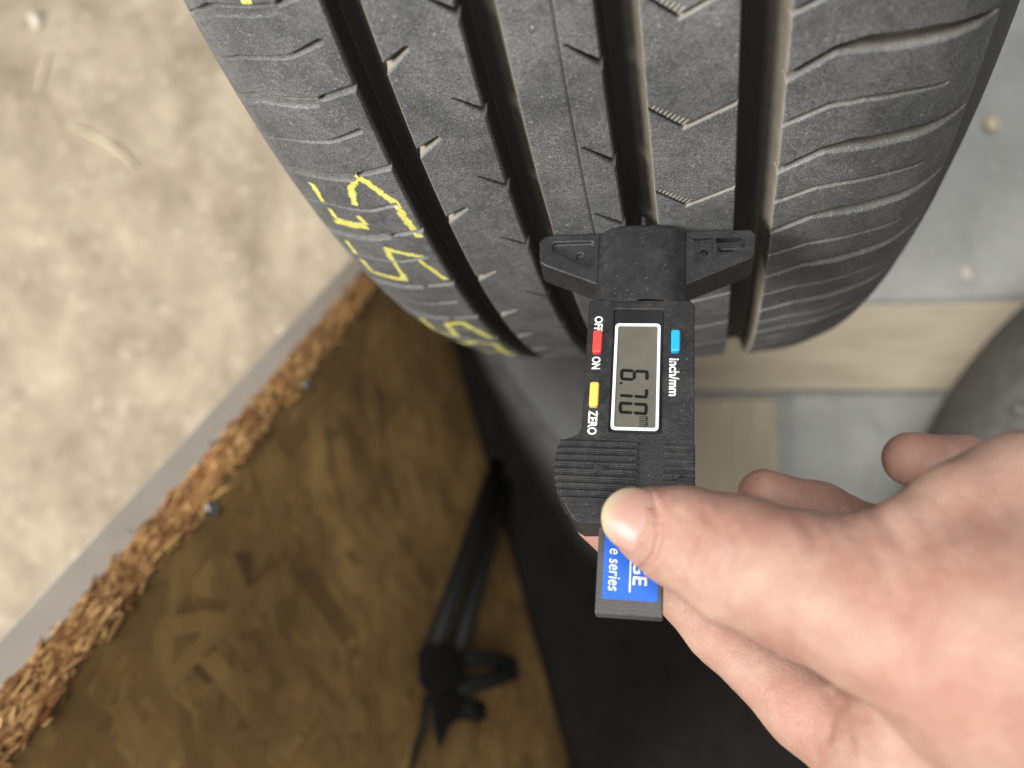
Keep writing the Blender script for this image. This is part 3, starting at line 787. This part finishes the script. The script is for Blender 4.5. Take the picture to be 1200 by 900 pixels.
def text(s, name, x0, x1, y0, y1, z, mat, parent=None, shear=0.0, bold=0.0):
    """lettering reading along -y with its tops towards +x, filling the box"""
    cu = bpy.data.curves.new('t', 'FONT'); cu.body = s; cu.size = 1; cu.extrude = 0.0; cu.shear = shear; cu.offset = bold
    cu.resolution_u = 4
    o = bpy.data.objects.new('t', cu); COL.objects.link(o)
    me = bpy.data.meshes.new_from_object(o.evaluated_get(bpy.context.evaluated_depsgraph_get()))
    bpy.data.objects.remove(o)
    co = np.zeros(len(me.vertices) * 3, np.float32); me.vertices.foreach_get('co', co); co = co.reshape(-1, 3)
    lo, hi = co.min(0), co.max(0); f = (co - lo) / np.maximum(hi - lo, 1e-9)
    out = np.stack([(x0 + f[:, 1] * (x1 - x0)), y0 + f[:, 0] * (y1 - y0), np.full(len(co), z)], -1) * MM
    me.vertices.foreach_set('co', out.astype(np.float32).ravel())
    bm2 = bmesh.new(); bm2.from_mesh(me)
    r = bmesh.ops.extrude_face_region(bm2, geom=bm2.faces[:])
    for v in [g for g in r['geom'] if isinstance(g, bmesh.types.BMVert)]: v.co.z += .04 * MM
    me2 = bm_mesh(name, bm2); return link(name, me2, M[mat], parent or gauge)
text('mm', 'unit_text', .7, 2.6, -50.6, -53.0, ZS, 'segment', disp)
text('OFF', 'printed_text', -10.35, -8.35, -25.5, -29.5, 6.0, 'white', bold=.028)
text('ON', 'printed_text', -10.4, -8.4, -36.1, -39.3, 6.0, 'white', bold=.028)
text('ZERO', 'printed_text', -10.5, -8.4, -49.5, -55.3, 6.0, 'white', bold=.028)
text('inch/mm', 'printed_text', 7.0, 9.3, -36.3, -45.6, 6.0, 'white', bold=.028)
for nm, x0, x1, y0, y1, mt in (('on_off_button', -10.35, -8.3, -35.5, -29.8, 'red'), ('zero_button', -10.4, -8.4, -48.9, -43.0, 'yellow'), ('unit_button', 7.35, 9.35, -35.0, -29.5, 'cyan')):
    b_ = gpart(nm, prism_bm(rrect(x0 * MM, x1 * MM, y0 * MM, y1 * MM, .5 * MM), 5.5 * MM, 7.25 * MM), mt, .3, 3)
# ribbed grips
HL = np.array([(-53.9, -11.9), (-55.4, -12.6), (-56.6, -15.6), (-57.9, -16.6), (-61.6, -17.0), (-64.6, -17.0), (-68.8, -15.9), (-74.4, -12.5)])
def left_x(y): return float(np.interp(-y, -HL[:, 0], HL[:, 1]))
bmx = bmesh.new()
for k in range(9):
    y = -57.3 - 1.6 * k; xl = left_x(y) - .25
    xr = .9
    for y0, y1, z1 in ((y - .62, y + .62, 6.35), (y - .34, y + .34, 6.75)):
        q = .0 if z1 < 6.5 else .25
        prism_bm(S([(xl + q, y0), (xr - q, y0), (xr - q, y1), (xl + q, y1)]), -4.2 * MM, z1 * MM, bmx)
gpart('thumb_grip', bmx, 'housing', .18, 2)
bmx = bmesh.new()
for k in range(6):
    y = -57.6 - 1.6 * k
    prism_bm(S([(6.1, y - .45), (12.75, y - .45), (12.75, y + .45), (6.1, y + .45)]), -4 * MM, 6.45 * MM, bmx)
gpart('ribbed_grip', bmx, 'housing', .15, 2)
for c, s_ in (((-7.4, -63.3), 1.15), ((9.2, -64.2), 1.0)):
    cx, cy = c
    gpart('arrow_emblem', prism_bm(S([(cx - s_, cy - s_), (cx + s_ * 1.1, cy), (cx - s_, cy + s_)][::1]), 6.3 * MM, 7.0 * MM), 'housing', .1)
# slider with blue label
gpart('slider', prism_bm(rrect(-7.1 * MM, 6.55 * MM, -93.1 * MM, -60 * MM, .35 * MM, 3), -1.6 * MM, 3.0 * MM), 'bar', .3, 2)
lab = gpart('label', prism_bm(rrect(-5.75 * MM, 5.45 * MM, -90.0 * MM, -64 * MM, .1 * MM, 2), 2.9 * MM, 3.06 * MM), 'blue')
text('GAUGE', 'label_text', .35, 3.3, -72.6, -86.9, 3.06, 'white', lab, bold=.012)
text('e series', 'label_text', -4.6, -2.3, -79.6, -88.3, 3.06, 'white', lab, shear=.12)
gpart('label_line', prism_bm(S([(-.35, -88.4), (-.05, -88.4), (-.05, -74), (-.35, -74)]), 3.06 * MM, 3.10 * MM), 'white', parent=lab)

# ------------------------------------------------------------------ hand (one continuous body from blended round cones)
def pt(u, v, d): return at(u, v, d)
fingers = {
    'thumb': [((763, 617), .1590, .0077), ((800, 632), .1565, .0090), ((868, 662), .1500, .0112), ((945, 690), .1440, .0118), ((1035, 712), .1385, .0148), ((1160, 745), .132, .021), ((1330, 800), .130, .027)],
    'index': [((703, 606), .1895, .0064), ((770, 662), .187, .0072), ((850, 735), .1815, .0084), ((950, 825), .168, .0098), ((1050, 890), .156, .0135), ((1200, 940), .146, .019)],
    'middle': [((896, 580), .206, .0068), ((960, 602), .206, .0074), ((1060, 650), .200, .0088), ((1180, 720), .185, .012), ((1330, 800), .165, .018)],
    'ring': [((1068, 538), .208, .0069), ((1130, 548), .207, .0076), ((1230, 590), .200, .009), ((1350, 690), .185, .013)],
    'back': [((800, 611), .1550, .0052), ((870, 634), .1485, .0062), ((960, 664), .1430, .0072), ((1040, 662), .1385, .0072), ((1075, 632), .1370, .0066), ((1130, 604), .1370, .0074), ((1230, 596), .1350, .0100), ((1340, 650), .134, .018)],
    'palm': [((1130, 640), .148, .0125), ((1220, 640), .142, .018), ((1330, 720), .141, .026)],
    'thenar': [((1090, 850), .1450, .0130), ((1230, 900), .142, .024), ((1400, 900), .15, .032)],
    'wrist': [((1330, 800), .138, .030), ((1500, 930), .152, .034), ((1640, 1040), .163, .034)],
}
allp = [(pt(*p[0], p[1]), p[2]) for f in fingers.values() for p in f]
lo = np.min([p - r for p, r in allp], 0) - .003; hi = np.max([p + r for p, r in allp], 0) + .003
VOX = .0007
nx_, ny_, nz_ = [int(math.ceil(v / VOX)) for v in (hi - lo)]
gx, gy, gz = np.meshgrid(*[np.arange(n, dtype=np.float32) * VOX + l for n, l in zip((nx_, ny_, nz_), lo)], indexing='ij')
def cone_sdf(A, ra, B, rb):
    ab = (B - A).astype(np.float32); L2 = float(ab @ ab)
    t = ((gx - A[0]) * ab[0] + (gy - A[1]) * ab[1] + (gz - A[2]) * ab[2]) / L2
    np.clip(t, 0, 1, out=t)
    d = np.sqrt((gx - A[0] - t * ab[0]) ** 2 + (gy - A[1] - t * ab[1]) ** 2 + (gz - A[2] - t * ab[2]) ** 2)
    t = t * t * (3 - 2 * t) * .5 + t * .5
    return d - (ra + (rb - ra) * t)
def smin(a, b, k):
    h = np.clip(.5 + .5 * (b - a) / k, 0, 1); return b + (a - b) * h - k * h * (1 - h)
def chain(name, k=.003):
    f = fingers[name]; out = None
    for a_, b_ in zip(f, f[1:]):
        d = cone_sdf(pt(*a_[0], a_[1]), a_[2], pt(*b_[0], b_[1]), b_[2])
        out = d if out is None else smin(out, d, k)
    return out
sd = smin(smin(chain('thumb'), chain('back'), .005), chain('palm'), .012)
sd = smin(sd, chain('wrist'), .02)
idx = smin(chain('index'), chain('thenar'), .010)
sd = smin(sd, idx, .0022)
mid = chain('middle'); rg = chain('ring')
sd = smin(sd, mid, .0012); sd = smin(sd, rg, .0012)
# creases
def crease(pxs, depth, width=.0009):
    global sd
    P = [pt(u, v, d) for u, v, d in pxs]
    dist = None
    for A, B in zip(P, P[1:]):
        d = cone_sdf(A, 0, B, 0); dist = d if dist is None else np.minimum(dist, d)
    sd = sd + depth * np.exp(-(dist / width) ** 2)
grid = vdb.FloatGrid(background=1.0)
grid.copyFromArray(sd.astype(np.float64)) if False else grid.copyFromArray(sd)
vt, qd = grid.convertToQuads(isovalue=0.0)
vt = np.array(vt) * VOX + lo; qd = np.array(qd)[:, ::-1]
# pigment: redder finger tips, knuckles and creases
red = np.zeros(len(vt))
for c_, r_, a_ in (((880, 575, .2), .011, .35), ((1055, 535, .2), .011, .4), ((960, 595, .2), .014, .2), ((705, 610, .187), .012, .5), ((790, 605, .150), .006, .25),
                   ((905, 625, .14), .006, .28), ((820, 690, .152), .007, .3), ((1060, 650, .128), .011, .2), ((1120, 800, .125), .02, .22), ((960, 815, .158), .012, .3), ((860, 720, .172), .012, .25)):
    d2 = np.sum((vt - pt(*c_)) ** 2, 1); red = np.maximum(red, a_ * np.exp(-d2 / r_ ** 2))
# creases and knuckle folds pressed into the skin along short 3-D strokes
def vnormals(v, q):
    fn = np.cross(v[q[:, 2]] - v[q[:, 0]], v[q[:, 3]] - v[q[:, 1]]); n = np.zeros_like(v)
    for k in range(4): np.add.at(n, q[:, k], fn)
    return n / (np.linalg.norm(n, axis=1)[:, None] + 1e-12)
vn = vnormals(vt, qd)
if np.mean(np.sum((vt - vt.mean(0)) * vn, 1)) < 0: vn = -vn
cc = (vt - CAM_POS) @ CAM_M
pu = 600 + FPX * cc[:, 0] / -cc[:, 2]; pv = 450 - FPX * cc[:, 1] / -cc[:, 2]; pd = -cc[:, 2]
front = np.sum(vn * (CAM_POS - vt), 1) > 0
disp_ = np.zeros(len(vt))
fine = []
rf = random.Random(5)
for cx_, cy_, sx_, sy_, n_, ang0 in ((830, 640, 30, 40, 26, 1.35), (1045, 650, 45, 60, 30, 1.0), (1120, 690, 50, 60, 22, .95), (930, 690, 50, 60, 18, 1.2), (880, 790, 50, 22, 14, -.9), (1030, 860, 50, 30, 16, .3), (985, 590, 45, 14, 10, 1.4), (1110, 530, 40, 12, 9, 1.4)):
    for _ in range(n_):
        x_ = rf.gauss(cx_, sx_); y_ = rf.gauss(cy_, sy_); a0 = rf.gauss(ang0, .25); l_ = rf.uniform(8, 26)
        fine.append(([(x_ - l_ * math.cos(a0), y_ - l_ * math.sin(a0)), (x_ + rf.gauss(0, 2), y_ + rf.gauss(0, 2)), (x_ + l_ * math.cos(a0), y_ + l_ * math.sin(a0))], 3.0, rf.uniform(.00006, .00022), .26))
for st_, w_, a_, dmax in (
        ([(742, 570), (760, 582), (771, 602), (773, 628), (766, 652), (750, 669)], 3.6, .0017, .165),
        ([(795, 603), (812, 612), (817, 628), (812, 645)], 5, .00030, .16), ([(826, 600), (842, 618), (845, 640), (838, 662)], 6, .00030, .16),
        ([(856, 612), (866, 635), (862, 660)], 6, .00022, .16), ([(795, 683), (812, 697), (830, 709)], 5, .00035, .17),
        ([(938, 608), (950, 622), (955, 640)], 7, .0004, .16), ([(996, 610), (1012, 632), (1028, 657), (1045, 690), (1058, 720)], 7, .00030, .16),
        ([(1026, 596), (1042, 615), (1058, 640), (1078, 680)], 7, .00030, .16), ([(1066, 585), (1085, 612), (1104, 648), (1122, 690)], 7, .00022, .16),
        ([(972, 815), (973, 840), (971, 862)], 6, .0010, .2),
        ([(985, 828), (992, 852), (998, 878)], 6, .0007, .2), ([(1012, 838), (1040, 850), (1075, 858)], 8, .0005, .2),
        ([(833, 738), (828, 748), (822, 758)], 4, .00035, .2), ([(905, 800), (915, 786), (922, 772)], 5, .00025, .2),
        ([(945, 572), (940, 590)], 5, .0003, .25), ([(1120, 515), (1116, 535)], 5, .0003, .25), ([(1010, 590), (1004, 606)], 5, .0003, .25), *fine):
    best = np.full(len(vt), 1e9)
    for A, B in zip(st_, st_[1:]):
        A = np.array(A, float); B = np.array(B, float); ab = B - A
        t_ = np.clip(((pu - A[0]) * ab[0] + (pv - A[1]) * ab[1]) / (ab @ ab), 0, 1)
        best = np.minimum(best, np.hypot(pu - A[0] - t_ * ab[0], pv - A[1] - t_ * ab[1]))
    g_ = np.exp(-(best / w_) ** 2) * front * (pd < dmax)
    ridge = np.exp(-((best - 2.2 * w_) / (1.2 * w_)) ** 2) * front * (pd < dmax)
    disp_ += .5 * (-a_ * g_ + .30 * a_ * ridge)
    red = np.maximum(red, .30 * np.minimum(1, a_ / .0005) * g_)
vt = vt + vn * disp_[:, None]
# slow lumps of flesh, tendons and knuckles
lump = .0005 * fbm(vt[:, 0] * 70 + 5, vt[:, 1] * 70 + vt[:, 2] * 55 + 9, 91, 3)
vt = vt + vn * lump[:, None]
hc = vt.mean(0)
hand_me = mesh_np('hand', vt - hc, qd, True, {'red': red})
hand = link('hand', hand_me, M['skin']); hand.location = hc
tag(hand, 'bare hand pinching the gauge slider with its blue label between thumb and index finger', 'hand')
ms = hand.modifiers.new('smooth', 'SMOOTH'); ms.iterations = 2; ms.factor = .5

# thumb nail: a curved plate on the thumb's tip
def nail_mat():
    t = NT('nail'); a = t.attr('free').outputs['Fac']
    col = t.mix(a, (0.39, 0.225, 0.185), (0.39, 0.32, 0.215)); t.base(col); t.set(Roughness=.40)
    t.b.inputs['Subsurface Weight'].default_value = .2; t.b.inputs['Subsurface Scale'].default_value = .0015
    mp = t.node('ShaderNodeMapping'); t.l(t.coord(), mp.inputs['Vector'])
    t.bump(t.noise(500, 3, .6), .12, .0003)
    return t.m
M['nail'] = nail_mat()
tipc = pt(763, 617, .1590); ipc = pt(868, 662, .1500)
tx = unit(tipc - ipc); nz = unit(CAM_POS - tipc); nz = unit(nz - (nz @ tx) * tx + 0.0 * tx); ty = np.cross(nz, tx)
nu, nv = 25, 25; Vn = []; fr_ = []
for i in range(nu):
    b = i / (nu - 1)                                  # 0 cuticle .. 1 free edge
    for j in range(nv):
        a_ = -1 + 2 * j / (nv - 1)
        wang = math.radians(60) * (1 - .30 * max(0, (.25 - b) / .25) ** 2 - .22 * max(0, (b - .6) / .4) ** 2)
        ang = a_ * wang
        rad = .00785 * (1 - .10 * max(0, b - .3) ** 1.2) - .0011 * max(0, (.14 - b) / .14) ** 1.5 - .0008 * max(0, abs(a_) - .8) / .2
        ln = -.0022 + .0104 * b - .0016 * a_ * a_ * (b - .25) * 2.2
        dip = .0022 * max(0, b - .35) ** 2
        Vn.append(tipc + tx * ln + nz * (math.cos(ang) * rad - dip) + ty * math.sin(ang) * rad)
        fr_.append(sstep(.62, .95, b + .22 * a_ * a_))
Vn = np.array(Vn)
nme = mesh_np('thumb_nail', Vn - hc, grid_quads(nu, nv), True, {'free': np.array(fr_)})
nail = link('thumb_nail', nme, M['nail'], hand)
sm = nail.modifiers.new('solid', 'SOLIDIFY'); sm.thickness = .0005; sm.offset = 0
